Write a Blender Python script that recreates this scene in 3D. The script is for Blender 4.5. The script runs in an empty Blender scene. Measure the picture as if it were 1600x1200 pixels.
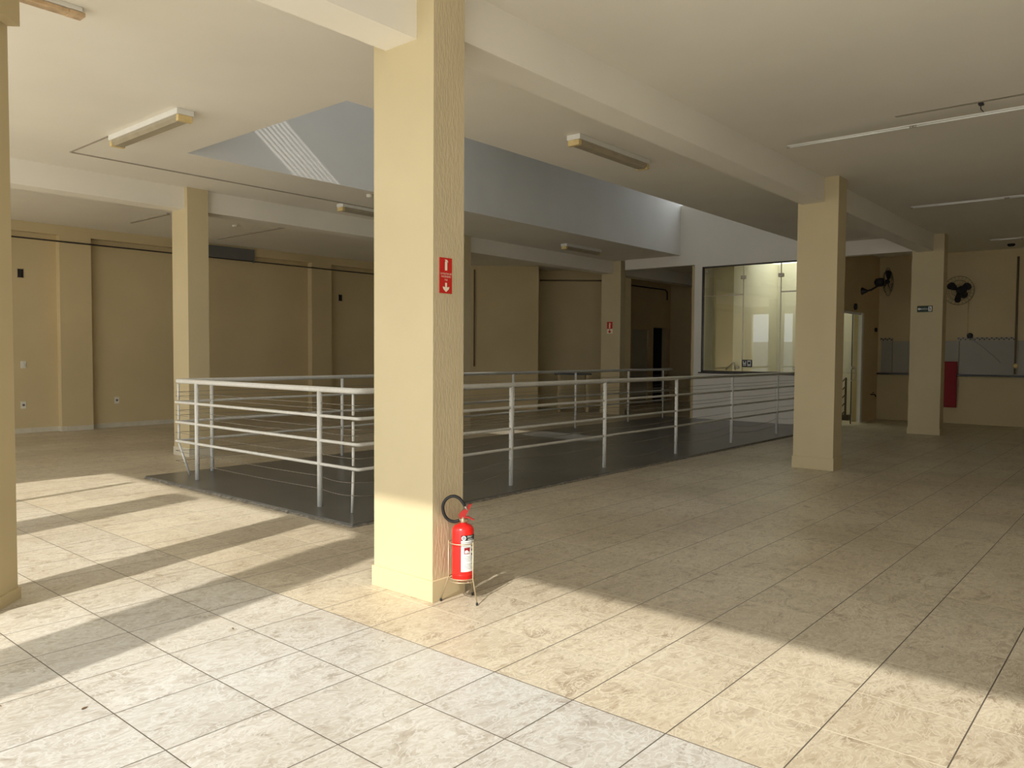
import bpy, bmesh, math, random
from mathutils import Vector, Matrix

random.seed(7)
S = bpy.context.scene
COL = S.collection
PI = math.pi

# ------------------------------------------------------------------ camera
F_PX = 1213.42
PITCH, ROLL, YAW = 0.039479, 0.00635426, 0.70366073
cy, sy, cp, sp = math.cos(YAW), math.sin(YAW), math.cos(PITCH), math.sin(PITCH)
fwd = Vector((cy * cp, sy * cp, -sp))
rgt = Vector((sy, -cy, 0))
upv = rgt.cross(fwd)
cr, sr = math.cos(ROLL), math.sin(ROLL)
r2 = rgt * cr + upv * sr
u2 = -rgt * sr + upv * cr
cam_data = bpy.data.cameras.new('camera')
cam_data.sensor_width = 36.0
cam_data.lens = F_PX / 1600 * 36.0
cam_data.clip_start = 0.05
cam_data.clip_end = 300
cam = bpy.data.objects.new('camera', cam_data)
COL.objects.link(cam)
m = Matrix((r2, u2, -fwd)).transposed().to_4x4()
m.translation = Vector((0, 0, 1.5))
cam.matrix_world = m
S.camera = cam

# ------------------------------------------------------------------ world, sun, exposure
W = bpy.data.worlds.new('sky')
S.world = W
W.use_nodes = True
wn = W.node_tree.nodes
wn.clear()
w_out = wn.new('ShaderNodeOutputWorld')
w_bg = wn.new('ShaderNodeBackground')
w_bg.inputs['Color'].default_value = (0.88, 0.94, 1.0, 1)
w_bg.inputs['Strength'].default_value = 2.6
W.node_tree.links.new(w_bg.outputs[0], w_out.inputs[0])

sun_data = bpy.data.lights.new('sun', 'SUN')
sun_data.energy = 3.9
sun_data.color = (1.0, 0.95, 0.87)
sun_data.angle = math.radians(0.9)
sun = bpy.data.objects.new('sun', sun_data)
COL.objects.link(sun)
SUN_DIR = Vector((1.0, 0.24, -0.777)).normalized()
sun.rotation_euler = SUN_DIR.to_track_quat('-Z', 'Y').to_euler()
sun.location = (-8, -2, 9)

S.view_settings.view_transform = 'Standard'
S.view_settings.look = 'None'
S.view_settings.exposure = 0.0
S.view_settings.gamma = 1.0
S.view_settings.use_curve_mapping = False


# ------------------------------------------------------------------ materials
def srgb(r, g, b):
    f = lambda c: (c / 255 / 12.92) if c / 255 <= 0.04045 else ((c / 255 + 0.055) / 1.055) ** 2.4
    return (f(r), f(g), f(b), 1)


def mat(name, col, rough=0.6, metal=0.0, spec=0.5, noise=None, bump=None):
    """noise=(scale, amount) mottles the colour; bump=(scale vector, strength, distance)."""
    m = bpy.data.materials.new(name)
    m.use_nodes = True
    nt = m.node_tree
    b = nt.nodes['Principled BSDF']
    b.inputs['Base Color'].default_value = col
    b.inputs['Roughness'].default_value = rough
    b.inputs['Metallic'].default_value = metal
    b.inputs['Specular IOR Level'].default_value = spec
    tc = nt.nodes.new('ShaderNodeTexCoord')
    if noise:
        n = nt.nodes.new('ShaderNodeTexNoise')
        n.inputs['Scale'].default_value = noise[0]
        n.inputs['Detail'].default_value = 4
        nt.links.new(tc.outputs['Object'], n.inputs['Vector'])
        mr = nt.nodes.new('ShaderNodeMapRange')
        mr.inputs['From Min'].default_value = 0.3
        mr.inputs['From Max'].default_value = 0.7
        mr.inputs['To Min'].default_value = 1 - noise[1]
        mr.inputs['To Max'].default_value = 1 + noise[1] * 0.4
        nt.links.new(n.outputs['Fac'], mr.inputs['Value'])
        mx = nt.nodes.new('ShaderNodeVectorMath')
        mx.operation = 'SCALE'
        mx.inputs[0].default_value = col[:3]
        nt.links.new(mr.outputs[0], mx.inputs['Scale'])
        nt.links.new(mx.outputs[0], b.inputs['Base Color'])
    if bump:
        n = nt.nodes.new('ShaderNodeTexNoise')
        n.inputs['Scale'].default_value = 1
        n.inputs['Detail'].default_value = 5
        mp = nt.nodes.new('ShaderNodeMapping')
        mp.inputs['Scale'].default_value = bump[0]
        nt.links.new(tc.outputs['Object'], mp.inputs['Vector'])
        nt.links.new(mp.outputs[0], n.inputs['Vector'])
        bp = nt.nodes.new('ShaderNodeBump')
        bp.inputs['Strength'].default_value = bump[1]
        bp.inputs['Distance'].default_value = bump[2]
        nt.links.new(n.outputs['Fac'], bp.inputs['Height'])
        nt.links.new(bp.outputs[0], b.inputs['Normal'])
    return m


M_CREAM = mat('cream_paint', (0.64, 0.53, 0.32, 1), 0.75, spec=0.25, noise=(1.5, 0.05), bump=((30, 30, 30), 0.15, 0.004))
M_CREAM2 = mat('cream_wall_paint', (0.68, 0.545, 0.31, 1), 0.8, spec=0.2, noise=(0.8, 0.08), bump=((30, 30, 30), 0.1, 0.004))
M_ROUGH = mat('combed_stucco', (0.62, 0.51, 0.32, 1), 0.85, spec=0.2, noise=(3, 0.06), bump=((80, 80, 22), 0.6, 0.008))
M_WHITE = mat('white_paint', (0.84, 0.785, 0.69, 1), 0.8, spec=0.2, noise=(0.7, 0.05), bump=((20, 20, 20), 0.08, 0.004))
M_CEIL = mat('ceiling_paint', (0.92, 0.865, 0.75, 1), 0.85, spec=0.2, noise=(0.6, 0.06), bump=((12, 12, 12), 0.08, 0.004))
M_SHAFT = mat('grey_white_paint', (0.82, 0.80, 0.75, 1), 0.85, spec=0.2, noise=(0.9, 0.06))
M_TILE = mat('skirting_tile', (0.72, 0.66, 0.52, 1), 0.4, noise=(8, 0.08))
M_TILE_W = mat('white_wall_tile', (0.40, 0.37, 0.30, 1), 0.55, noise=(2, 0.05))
M_RAIL = mat('white_enamel', (0.80, 0.78, 0.72, 1), 0.4, noise=(25, 0.06))
M_CABLE = mat('steel_cable', (0.30, 0.27, 0.23, 1), 0.5, 0.4)
M_STEEL = mat('dull_steel', (0.50, 0.46, 0.38, 1), 0.35, 0.8, noise=(40, 0.15))
M_WIRE = mat('brassy_wire', (0.55, 0.46, 0.30, 1), 0.4, 0.6)
M_RED = mat('red_enamel', (0.80, 0.02, 0.015, 1), 0.28)
M_REDSIGN = mat('red_sign', (0.62, 0.02, 0.012, 1), 0.5)
M_REDDARK = mat('red_panel_paint', (0.30, 0.004, 0.010, 1), 0.65, noise=(4, 0.1))
M_LABEL = mat('label_paper', (0.85, 0.85, 0.82, 1), 0.5)
M_SIGNW = mat('sign_cream', (0.90, 0.82, 0.62, 1), 0.6)
M_BLACK = mat('black_rubber', (0.012, 0.012, 0.012, 1), 0.45)
M_DARKP = mat('dark_plastic', (0.012, 0.010, 0.014, 1), 0.5)
M_DARKGRN = mat('dark_green_sign', (0.01, 0.035, 0.015, 1), 0.5)
M_GREYP = mat('grey_panel', (0.16, 0.155, 0.145, 1), 0.6, noise=(3, 0.08))
M_DIFF = mat('yellowed_diffuser', (0.44, 0.38, 0.27, 1), 0.35, noise=(6, 0.15))
M_YELL = mat('yellowed_plastic', (0.78, 0.60, 0.28, 1), 0.45, noise=(14, 0.15))
M_LAMPW = mat('white_lacquer', (0.84, 0.82, 0.76, 1), 0.5, noise=(9, 0.04))
M_TUBE = mat('tube_glass', (0.85, 0.84, 0.78, 1), 0.2)
M_RUST = mat('rusty_lacquer', (0.70, 0.50, 0.30, 1), 0.6, noise=(9, 0.45))
M_GRANITE = mat('dark_granite', (0.045, 0.035, 0.028, 1), 0.3, noise=(60, 0.4))
M_STAIN = mat('old_paint_mark', (0.42, 0.37, 0.29, 1), 0.85, noise=(6, 0.1))
M_DOOR = mat('door_paint', (0.50, 0.47, 0.35, 1), 0.5, noise=(3, 0.05))
M_SOCKET = mat('socket_plastic', (0.82, 0.78, 0.66, 1), 0.4)
M_GROUT = mat('edge_mortar', (0.30, 0.27, 0.22, 1), 0.9, noise=(25, 0.5), bump=((60, 60, 60), 0.8, 0.01))
M_PAVE = mat('concrete_pavement', (0.82, 0.79, 0.72, 1), 0.9, noise=(2, 0.1))
M_BROWN = mat('brown_conduit_paint', (0.16, 0.11, 0.06, 1), 0.6)
M_GUARD = mat('fan_guard_wire', (0.045, 0.045, 0.038, 1), 0.5)
M_LEAF = mat('dry_leaf_brown', (0.22, 0.12, 0.05, 1), 0.8, noise=(60, 0.3))
M_ROOF = mat('roof_concrete', (0.45, 0.44, 0.42, 1), 0.9, noise=(2, 0.1))


def glass_mat():
    m = bpy.data.materials.new('clear_glass')
    m.use_nodes = True
    nt = m.node_tree
    nt.nodes.clear()
    o = nt.nodes.new('ShaderNodeOutputMaterial')
    t = nt.nodes.new('ShaderNodeBsdfTransparent')
    t.inputs['Color'].default_value = (0.90, 0.95, 0.90, 1)
    g = nt.nodes.new('ShaderNodeBsdfGlossy')
    g.inputs['Roughness'].default_value = 0.01
    fr = nt.nodes.new('ShaderNodeFresnel')
    fr.inputs['IOR'].default_value = 1.9
    mx = nt.nodes.new('ShaderNodeMixShader')
    nt.links.new(fr.outputs[0], mx.inputs[0])
    nt.links.new(t.outputs[0], mx.inputs[1])
    nt.links.new(g.outputs[0], mx.inputs[2])
    nt.links.new(mx.outputs[0], o.inputs[0])
    return m


def translucent_mat(c=(0.97, 0.95, 0.86, 1)):
    m = bpy.data.materials.new('milky_roof_sheet')
    m.use_nodes = True
    nt = m.node_tree
    nt.nodes.clear()
    o = nt.nodes.new('ShaderNodeOutputMaterial')
    t = nt.nodes.new('ShaderNodeBsdfTranslucent')
    t.inputs['Color'].default_value = c
    nt.links.new(t.outputs[0], o.inputs[0])
    return m


M_GLASS = glass_mat()
M_MILKY = translucent_mat()
M_MILKY2 = translucent_mat((0.34, 0.34, 0.33, 1))
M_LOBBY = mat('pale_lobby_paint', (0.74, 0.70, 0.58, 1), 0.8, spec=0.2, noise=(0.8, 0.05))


def floor_mat():
    m = bpy.data.materials.new('marbled_floor_tile')
    m.use_nodes = True
    nt = m.node_tree
    N, L = nt.nodes, nt.links
    b = N['Principled BSDF']

    def math_(op, a, c=None, d=None):
        n = N.new('ShaderNodeMath')
        n.operation = op
        for i, v in enumerate((a, c, d)):
            if v is None:
                continue
            if isinstance(v, (int, float)):
                n.inputs[i].default_value = v
            else:
                L.new(v, n.inputs[i])
        return n.outputs[0]

    def ramp(fac, stops, interp='LINEAR'):
        r = N.new('ShaderNodeValToRGB')
        r.color_ramp.interpolation = interp
        els = r.color_ramp.elements
        while len(els) < len(stops):
            els.new(0.5)
        for e, (p, c) in zip(els, stops):
            e.position = p
            e.color = c if len(c) == 4 else (*c, 1)
        L.new(fac, r.inputs[0])
        return r.outputs[0]

    def mix(fac, a, c, blend='MIX'):
        n = N.new('ShaderNodeMix')
        n.data_type = 'RGBA'
        n.blend_type = blend
        for s, v in ((n.inputs[0], fac), (n.inputs[6], a), (n.inputs[7], c)):
            if isinstance(v, (int, float)):
                s.default_value = v
            elif isinstance(v, tuple):
                s.default_value = v
            else:
                L.new(v, s)
        return n.outputs[2]

    tc = N.new('ShaderNodeTexCoord')
    sep = N.new('ShaderNodeSeparateXYZ')
    L.new(tc.outputs['Object'], sep.inputs[0])
    X, Y = sep.outputs[0], sep.outputs[1]
    u = math_('DIVIDE', math_('SUBTRACT', X, 2.6994), 0.45096)
    v = math_('DIVIDE', math_('SUBTRACT', Y, 3.2912), 0.45232)
    du = math_('ABSOLUTE', math_('SUBTRACT', math_('FRACT', math_('ADD', u, 0.5)), 0.5))
    dv = math_('ABSOLUTE', math_('SUBTRACT', math_('FRACT', math_('ADD', v, 0.5)), 0.5))
    lu = math_('LESS_THAN', du, 0.0058)
    lv = math_('LESS_THAN', dv, 0.0062)
    idv = N.new('ShaderNodeCombineXYZ')
    L.new(math_('FLOOR', u), idv.inputs[0])
    L.new(math_('FLOOR', v), idv.inputs[1])
    wnz = N.new('ShaderNodeTexWhiteNoise')
    wnz.noise_dimensions = '3D'
    L.new(idv.outputs[0], wnz.inputs['Vector'])
    off = N.new('ShaderNodeVectorMath')
    off.operation = 'SCALE'
    off.inputs['Scale'].default_value = 13.0
    L.new(wnz.outputs['Color'], off.inputs[0])
    add = N.new('ShaderNodeVectorMath')
    add.operation = 'ADD'
    L.new(tc.outputs['Object'], add.inputs[0])
    L.new(off.outputs[0], add.inputs[1])
    mp = N.new('ShaderNodeMapping')
    mp.inputs['Rotation'].default_value = (0, 0, 0.75)
    mp.inputs['Scale'].default_value = (1.0, 1.7, 1)
    L.new(add.outputs[0], mp.inputs['Vector'])

    def noise(scale, detail, dist, rough=0.5):
        n = N.new('ShaderNodeTexNoise')
        n.inputs['Scale'].default_value = scale
        n.inputs['Detail'].default_value = detail
        n.inputs['Distortion'].default_value = dist
        n.inputs['Roughness'].default_value = rough
        L.new(mp.outputs[0], n.inputs['Vector'])
        return n.outputs['Fac']

    n1 = noise(3.6, 6, 1.6, 0.62)
    base = ramp(n1, [(0.30, (0.47, 0.39, 0.31)), (0.42, (0.66, 0.58, 0.48)), (0.55, (0.78, 0.71, 0.61)), (0.68, (0.62, 0.54, 0.44))])
    n2 = noise(6.0, 3, 3.2, 0.5)
    swirl = ramp(n2, [(0.44, (0, 0, 0)), (0.49, (1, 1, 1)), (0.515, (1, 1, 1)), (0.56, (0, 0, 0))])
    base = mix(math_('MULTIPLY', swirl, 0.7), base, (0.88, 0.83, 0.74, 1))
    n3 = noise(11.0, 5, 2.8, 0.65)
    dark = ramp(n3, [(0.58, (0, 0, 0)), (0.68, (1, 1, 1))])
    base = mix(math_('MULTIPLY', dark, 0.55), base, (0.38, 0.33, 0.26, 1))
    # per-tile tone
    tone = math_('ADD', math_('MULTIPLY', wnz.outputs['Value'], 0.10), 0.94)
    tv = N.new('ShaderNodeCombineColor')
    for i in range(3):
        L.new(tone, tv.inputs[i])
    base = mix(1.0, base, tv.outputs[0], 'MULTIPLY')
    # two tile batches: paler greyer ones by the shop front, warmer ones inside
    soft = N.new('ShaderNodeMapRange')
    soft.inputs['From Min'].default_value = 3.3
    soft.inputs['From Max'].default_value = 5.2
    soft.inputs['To Min'].default_value = 1.0
    soft.inputs['To Max'].default_value = 0.25
    L.new(Y, soft.inputs['Value'])
    pale = math_('MULTIPLY', math_('LESS_THAN', X, 2.70), soft.outputs[0])
    warm = mix(1.0, base, (0.88, 0.855, 0.76, 1), 'MULTIPLY')
    cool = mix(1.0, base, (0.83, 0.885, 0.95, 1), 'MULTIPLY')
    base = mix(pale, warm, cool)
    # grime blotches
    g = N.new('ShaderNodeTexNoise')
    g.inputs['Scale'].default_value = 0.7
    g.inputs['Detail'].default_value = 3
    L.new(tc.outputs['Object'], g.inputs['Vector'])
    grime = ramp(g.outputs['Fac'], [(0.35, (0.84, 0.81, 0.77)), (0.6, (1, 1, 1))])
    base = mix(1.0, base, grime, 'MULTIPLY')
    # dirt specks
    vo = N.new('ShaderNodeTexVoronoi')
    vo.inputs['Scale'].default_value = 3.2
    vo.inputs['Randomness'].default_value = 1
    L.new(tc.outputs['Object'], vo.inputs['Vector'])
    sp_ = math_('LESS_THAN', vo.outputs['Distance'], 0.022)
    base = mix(math_('MULTIPLY', sp_, 0.7), base, (0.08, 0.06, 0.04, 1))
    # joints
    dk = (0.13, 0.11, 0.085, 1)
    lt = (0.76, 0.69, 0.53, 1)
    near = math_('LESS_THAN', X, 2.90)
    jcol = mix(near, lt, dk)
    base = mix(lu, base, jcol)
    base = mix(lv, base, dk)
    L.new(base, b.inputs['Base Color'])
    rr = math_('ADD', math_('MULTIPLY', n1, 0.22), 0.30)
    L.new(rr, b.inputs['Roughness'])
    b.inputs['Specular IOR Level'].default_value = 0.4
    bp = N.new('ShaderNodeBump')
    bp.inputs['Strength'].default_value = 0.25
    bp.inputs['Distance'].default_value = 0.002
    hgt = math_('SUBTRACT', math_('MULTIPLY', n2, 0.5), math_('MAXIMUM', lu, lv))
    L.new(hgt, bp.inputs['Height'])
    L.new(bp.outputs[0], b.inputs['Normal'])
    return m


def deck_mat():
    m = mat('dark_grey_deck_paint', (0.15, 0.147, 0.135, 1), 0.28, noise=(1.2, 0.25), bump=((3, 12, 3), 0.04, 0.004))
    return m


M_FLOOR = floor_mat()
M_DECK = deck_mat()


# ------------------------------------------------------------------ mesh helpers
def add_box(bm, x0, x1, y0, y1, z0, z1, bev=0.0):
    vs = [bm.verts.new((x, y, z)) for x in (x0, x1) for y in (y0, y1) for z in (z0, z1)]
    q = [(0, 1, 3, 2), (4, 6, 7, 5), (0, 4, 5, 1), (2, 3, 7, 6), (0, 2, 6, 4), (1, 5, 7, 3)]
    fs = [bm.faces.new([vs[i] for i in f]) for f in q]
    if bev:
        es = {e for f in fs for e in f.edges}
        bmesh.ops.bevel(bm, geom=list(es), offset=bev, segments=2, affect='EDGES', profile=0.5)
    return fs


def add_obox(bm, p0, p1, t, z0, z1, side=1):
    """upright slab from p0 to p1 (xy), thickness t to one side."""
    d = Vector((p1[0] - p0[0], p1[1] - p0[1])).normalized()
    n = Vector((-d.y, d.x)) * t * side
    pts = [Vector(p0), Vector(p1), Vector(p1) + n, Vector(p0) + n]
    add_prism(bm, pts, z0, z1)


def add_prism(bm, pts, z0, z1):
    lo = [bm.verts.new((p[0], p[1], z0)) for p in pts]
    hi = [bm.verts.new((p[0], p[1], z1)) for p in pts]
    n = len(pts)
    bm.faces.new(lo[::-1])
    bm.faces.new(hi)
    for i in range(n):
        bm.faces.new((lo[i], lo[(i + 1) % n], hi[(i + 1) % n], hi[i]))


def add_tube(bm, pts, r, n=12, caps=True, closed=False):
    pts = [Vector(p) for p in pts]
    rings = []
    K = len(pts)
    ref = None
    for i, p in enumerate(pts):
        if closed:
            t = (pts[(i + 1) % K] - pts[i - 1]).normalized()
        elif i == 0:
            t = (pts[1] - p).normalized()
        elif i == K - 1:
            t = (p - pts[-2]).normalized()
        else:
            t = ((pts[i + 1] - p).normalized() + (p - pts[i - 1]).normalized()).normalized()
        if ref is None:
            ref = t.orthogonal().normalized()
        ref = (ref - t * ref.dot(t)).normalized()
        b2 = t.cross(ref)
        rr = r[i] if isinstance(r, (list, tuple)) else r
        rings.append([bm.verts.new(p + (ref * math.cos(2 * PI * k / n) + b2 * math.sin(2 * PI * k / n)) * rr) for k in range(n)])
    rng = range(K if closed else K - 1)
    for i in rng:
        a, c = rings[i], rings[(i + 1) % K]
        for k in range(n):
            f = bm.faces.new((a[k], a[(k + 1) % n], c[(k + 1) % n], c[k]))
            f.smooth = True
    if caps and not closed:
        bm.faces.new(rings[0][::-1])
        bm.faces.new(rings[-1])


def add_lathe(bm, prof, n=32, o=(0, 0, 0), axis=None):
    """prof: (r, h) pairs, spun about Z (or about axis vector) from o."""
    o = Vector(o)
    q = Vector((0, 0, 1)).rotation_difference(Vector(axis)) if axis is not None else None
    rings = []
    for r, h in prof:
        ring = []
        for k in range(n):
            p = Vector((r * math.cos(2 * PI * k / n), r * math.sin(2 * PI * k / n), h))
            if q:
                p = q @ p
            ring.append(bm.verts.new(o + p))
        rings.append(ring)
    for a, c in zip(rings, rings[1:]):
        for k in range(n):
            f = bm.faces.new((a[k], a[(k + 1) % n], c[(k + 1) % n], c[k]))
            f.smooth = True
    bm.faces.new(rings[0][::-1])
    bm.faces.new(rings[-1])


def obj(name, bm, material, parent=None):
    bmesh.ops.recalc_face_normals(bm, faces=bm.faces)
    me = bpy.data.meshes.new(name)
    bm.to_mesh(me)
    bm.free()
    for mm in (material if isinstance(material, (list, tuple)) else [material]):
        me.materials.append(mm)
    o = bpy.data.objects.new(name, me)
    COL.objects.link(o)
    if parent:
        o.parent = parent
        o.matrix_parent_inverse = Matrix.Translation(-parent.location) if parent.type == 'EMPTY' and not any(parent.rotation_euler) else Matrix()
    return o


def tag(o, label, cat, group=None, kind=None):
    o['label'] = label
    o['category'] = cat
    if group:
        o['group'] = group
    if kind:
        o['kind'] = kind
    return o


def struct(name, bm, material, label=None, cat=None):
    o = obj(name, bm, material)
    o['kind'] = 'structure'
    if label:
        o['label'] = label
        o['category'] = cat
    return o


def thing(name, loc, label, cat, group=None, kind=None):
    o = bpy.data.objects.new(name, None)
    o.empty_display_size = 0.1
    COL.objects.link(o)
    o.location = loc
    return tag(o, label, cat, group, kind)


def B():
    return bmesh.new()


def box_obj(name, dims, material, parent=None, bev=0.0):
    bm = B()
    add_box(bm, *dims, bev=bev)
    return obj(name, bm, material, parent)


def tube_obj(name, pts, r, material, parent=None, n=12, closed=False):
    bm = B()
    add_tube(bm, pts, r, n, closed=closed)
    return obj(name, bm, material, parent)


# ------------------------------------------------------------------ the setting
ZC = 3.8            # ceiling
ZB = 3.5            # underside of beams
FX = -0.55          # shop front plane
# floor
bm = B()
add_prism(bm, [(-0.85, -9.0), (22.6, -9.0), (22.6, 16.2), (-3.2, 16.2), (-3.2, 10.7), (-0.85, 8.7)], -0.12, 0.0)
struct('floor', bm, M_FLOOR, 'beige marbled square floor tiles with diagonal sun stripes', 'floor')
# pavement and roof surroundings outside
bm = B()
add_box(bm, -40, 60, -40, 50, -0.2, -0.13)
struct('ground', bm, M_PAVE, 'grey concrete pavement outside the open front', 'ground')

# ceiling with the roof-light opening and the lobby's milky roof
OX0, OX1, OY0, OY1 = 4.5, 16.4, 5.82, 8.8
bm = B()
LX0, LX1, LY0, LY1 = 16.62, 19.6, 5.5, 8.25
for r in ((-0.85, OX0, -9.0, 16.2), (-3.2, -0.85, 8.7, 16.2), (OX0, OX1, -9.0, OY0), (OX0, OX1, OY1, 16.2),
          (OX1, LX0, -9.0, OY0), (OX1 , 22.6, 8.8, 16.2), (LX0, 22.6, -9.0, LY0), (LX1, 22.6, LY0, 8.8), (LX0, LX1, LY1, 8.8), (LX0, 17.9, LY0, LY1)):
    add_box(bm, *r, ZC, ZC + 0.2)
ceil = struct('ceiling', bm, M_CEIL, 'off-white painted flat ceiling with a roof-light opening', 'ceiling')
bm = B()
add_box(bm, 17.9, LX1, LY0, LY1, ZC + 0.02, ZC + 0.04)
struct('ceiling_lobby', bm, M_MILKY, 'milky daylit roof sheet over the room behind the big window', 'ceiling')

# roof-light shaft
bm = B()
add_box(bm, OX0 - 0.15, OX1 + 0.15, OY1, OY1 + 0.15, ZC + 0.2, 5.6)
struct('wall_shaft_back', bm, M_SHAFT, 'grey plastered long side of the roof-light shaft with sun patch', 'wall')
bm = B()
add_box(bm, OX0 - 0.15, OX1 + 0.15, OY0 - 0.15, OY0, ZC + 0.2, 5.6)
struct('wall_shaft_front', bm, M_SHAFT)
bm = B()
add_box(bm, OX0 - 0.15, OX0, OY0, OY1, ZC + 0.2, 4.9)
struct('wall_shaft_left', bm, M_SHAFT)
bm = B()
add_box(bm, 9.0, 15.2, OY0 - 0.2, OY1 + 0.2, 5.6, 5.7)
struct('roof', bm, M_ROOF)
bm = B()
add_box(bm, OX0 - 0.1, 9.0, OY0 - 0.2, OY1 + 0.2, 5.6, 5.62)
add_box(bm, 15.2, OX1 + 0.1, OY0 - 0.2, OY1 + 0.2, 5.6, 5.62)
struct('roof_sheet', bm, M_MILKY2)  # unseen milky strips, added to brighten both ends of the shaft
# opening rim strips (give the ceiling slab edge the shaft colour)
bm = B()
add_box(bm, OX0, OX1, OY1 - 0.004, OY1, ZC + 0.001, ZC + 0.2)
add_box(bm, OX0, OX1, OY0, OY0 + 0.004, ZC + 0.001, ZC + 0.2)
add_box(bm, OX0, OX0 + 0.004, OY0, OY1, ZC + 0.001, ZC + 0.2)
struct('trim_1', bm, M_SHAFT)
# louvre in the west end of the shaft
lv = thing('louvre', (OX0 - 0.07, 7.3, 4.9), 'thin-slatted vent at the high end of the roof-light shaft', 'louvre')
for i in range(9):
    z = 4.96 + i * 0.075
    box_obj('slat', (OX0 - 0.08, OX0 - 0.06, OY0, OY1, z, z + 0.014), M_LAMPW, lv)

# walls --------------------------------------------------------------
WY = 15.8
bm = B()
add_box(bm, -3.2, 15.3, WY, WY + 0.2, 0, ZC)
struct('wall_back', bm, M_CREAM2, 'cream back wall with a conduit running along its top', 'wall')
# band beam over the pilasters and the pilasters themselves
bm = B()
add_box(bm, -3.2, 14.9, WY - 0.16, WY, 3.62, ZC)
struct('beam_back', bm, M_CREAM2, 'cream band along the top of the back wall', 'beam')
for x0, x1, lab in ((5.55, 6.10, 'cream pilaster on the back wall beside the two light sockets'), (11.05, 11.62, 'cream pilaster on the back wall seen through the railing')):
    bm = B()
    add_box(bm, x0, x1, WY - 0.16, WY, 0, 3.62)
    struct('column', bm, M_CREAM2, lab, 'pilaster')


def skirting(name, runs, h=0.09, t=0.012, pitch=0.45):
    """runs: (p0, p1, side) straight skirting rows made of single tiles."""
    bm = B()
    for p0, p1, side in runs:
        a, c = Vector(p0), Vector(p1)
        Ln = (c - a).length
        d = (c - a) / Ln
        s = 0
        while s < Ln - 0.02:
            e = min(s + pitch, Ln)
            add_obox(bm, a + d * (s + 0.002), a + d * (e - 0.002), t, 0, h, side)
            s += pitch
    o = obj(name, bm, M_TILE)
    o['kind'] = 'structure'
    return o


skirting('baseboard_back', [((5.55, WY), (-3.2, WY), 1), ((11.05, WY), (6.10, WY), 1), ((14.9, WY), (11.62, WY), 1),
                            ((6.10, WY - 0.16), (5.55, WY - 0.16), 1), ((11.62, WY - 0.16), (11.05, WY - 0.16), 1),
                            ((5.55, WY - 0.16), (5.55, WY), 1)])

# slanted wall in the far corner
RV = Vector((0.6473, -0.7622))
FV = Vector((0.7622, 0.6473))


def along(depth, px):
    s = (px - 800) / F_PX * depth
    return FV * depth + RV * s


a0, a1 = along(20.6, 640), along(20.6, 841)
bm = B()
add_obox(bm, a0, a1, 1.3, 0, ZC, 1)
struct('wall_slanted_near', bm, M_CREAM2, 'cream slanted wall with a vertical conduit in the far corner', 'wall')
b0, b1 = along(21.6, 836), along(21.6, 985)
bm = B()
add_obox(bm, b0, b1, 0.25, 0, ZC, 1)
struct('wall_slanted_far', bm, M_CREAM2, 'darker recessed part of the slanted wall in the far corner', 'wall')
# wall with the far doors (runs along x at y=12.2), opening for the dark doorway
DY = 12.2
bm = B()
add_box(bm, 18.2, 19.75, DY, DY + 0.2, 0, ZC)
add_box(bm, 19.75, 20.85, DY, DY + 0.2, 2.32, ZC)
add_box(bm, 20.85, 21.1, DY, DY + 0.2, 0, ZC)
add_box(bm, 21.1, 21.98, DY, DY + 0.2, 2.32, ZC)
add_box(bm, 21.98, 22.4, DY, DY + 0.2, 0, ZC)
struct('wall_far', bm, M_CREAM2, 'cream wall with a pale door and a dark doorway in the far corner', 'wall')
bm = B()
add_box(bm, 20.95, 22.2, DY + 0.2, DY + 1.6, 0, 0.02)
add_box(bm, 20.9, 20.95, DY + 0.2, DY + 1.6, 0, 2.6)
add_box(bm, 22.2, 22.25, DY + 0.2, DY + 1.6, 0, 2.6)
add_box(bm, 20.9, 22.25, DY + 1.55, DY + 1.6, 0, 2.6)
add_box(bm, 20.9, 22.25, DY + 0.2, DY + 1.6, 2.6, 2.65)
struct('wall_store', bm, M_DARKP)  # near-black lining paints in the darkness of the unlit doorway
d1 = thing('door_1', (20.3, DY, 0), 'pale painted door in the far corner, left of the dark doorway', 'door', kind='structure')
bm = B()
add_box(bm, 19.75, 19.83, DY - 0.02, DY + 0.1, 0, 2.32)
add_box(bm, 20.77, 20.85, DY - 0.02, DY + 0.1, 0, 2.32)
add_box(bm, 19.83, 20.77, DY - 0.02, DY + 0.1, 2.24, 2.32)
obj('door_frame', bm, M_CREAM2, d1)
box_obj('door_leaf', (19.832, 20.768, DY + 0.03, DY + 0.07, 0.002, 2.238), M_DOOR, d1, 0.004)
tube_obj('door_handle', [(20.66, DY - 0.0, 1.02), (20.66, DY - 0.05, 1.02), (20.56, DY - 0.05, 1.02)], 0.01, M_STEEL, d1)
bm = B()
add_box(bm, 22.15, 22.35, 8.6, DY, 0, ZC)
struct('wall_passage_end', bm, M_CREAM2, 'dark cream end wall of the passage in the far corner', 'wall')
bm = B()
add_box(bm, 16.62, 22.15, 8.45, 8.6, 0, ZC)
struct('wall_passage_side', bm, M_CREAM2)

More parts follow.
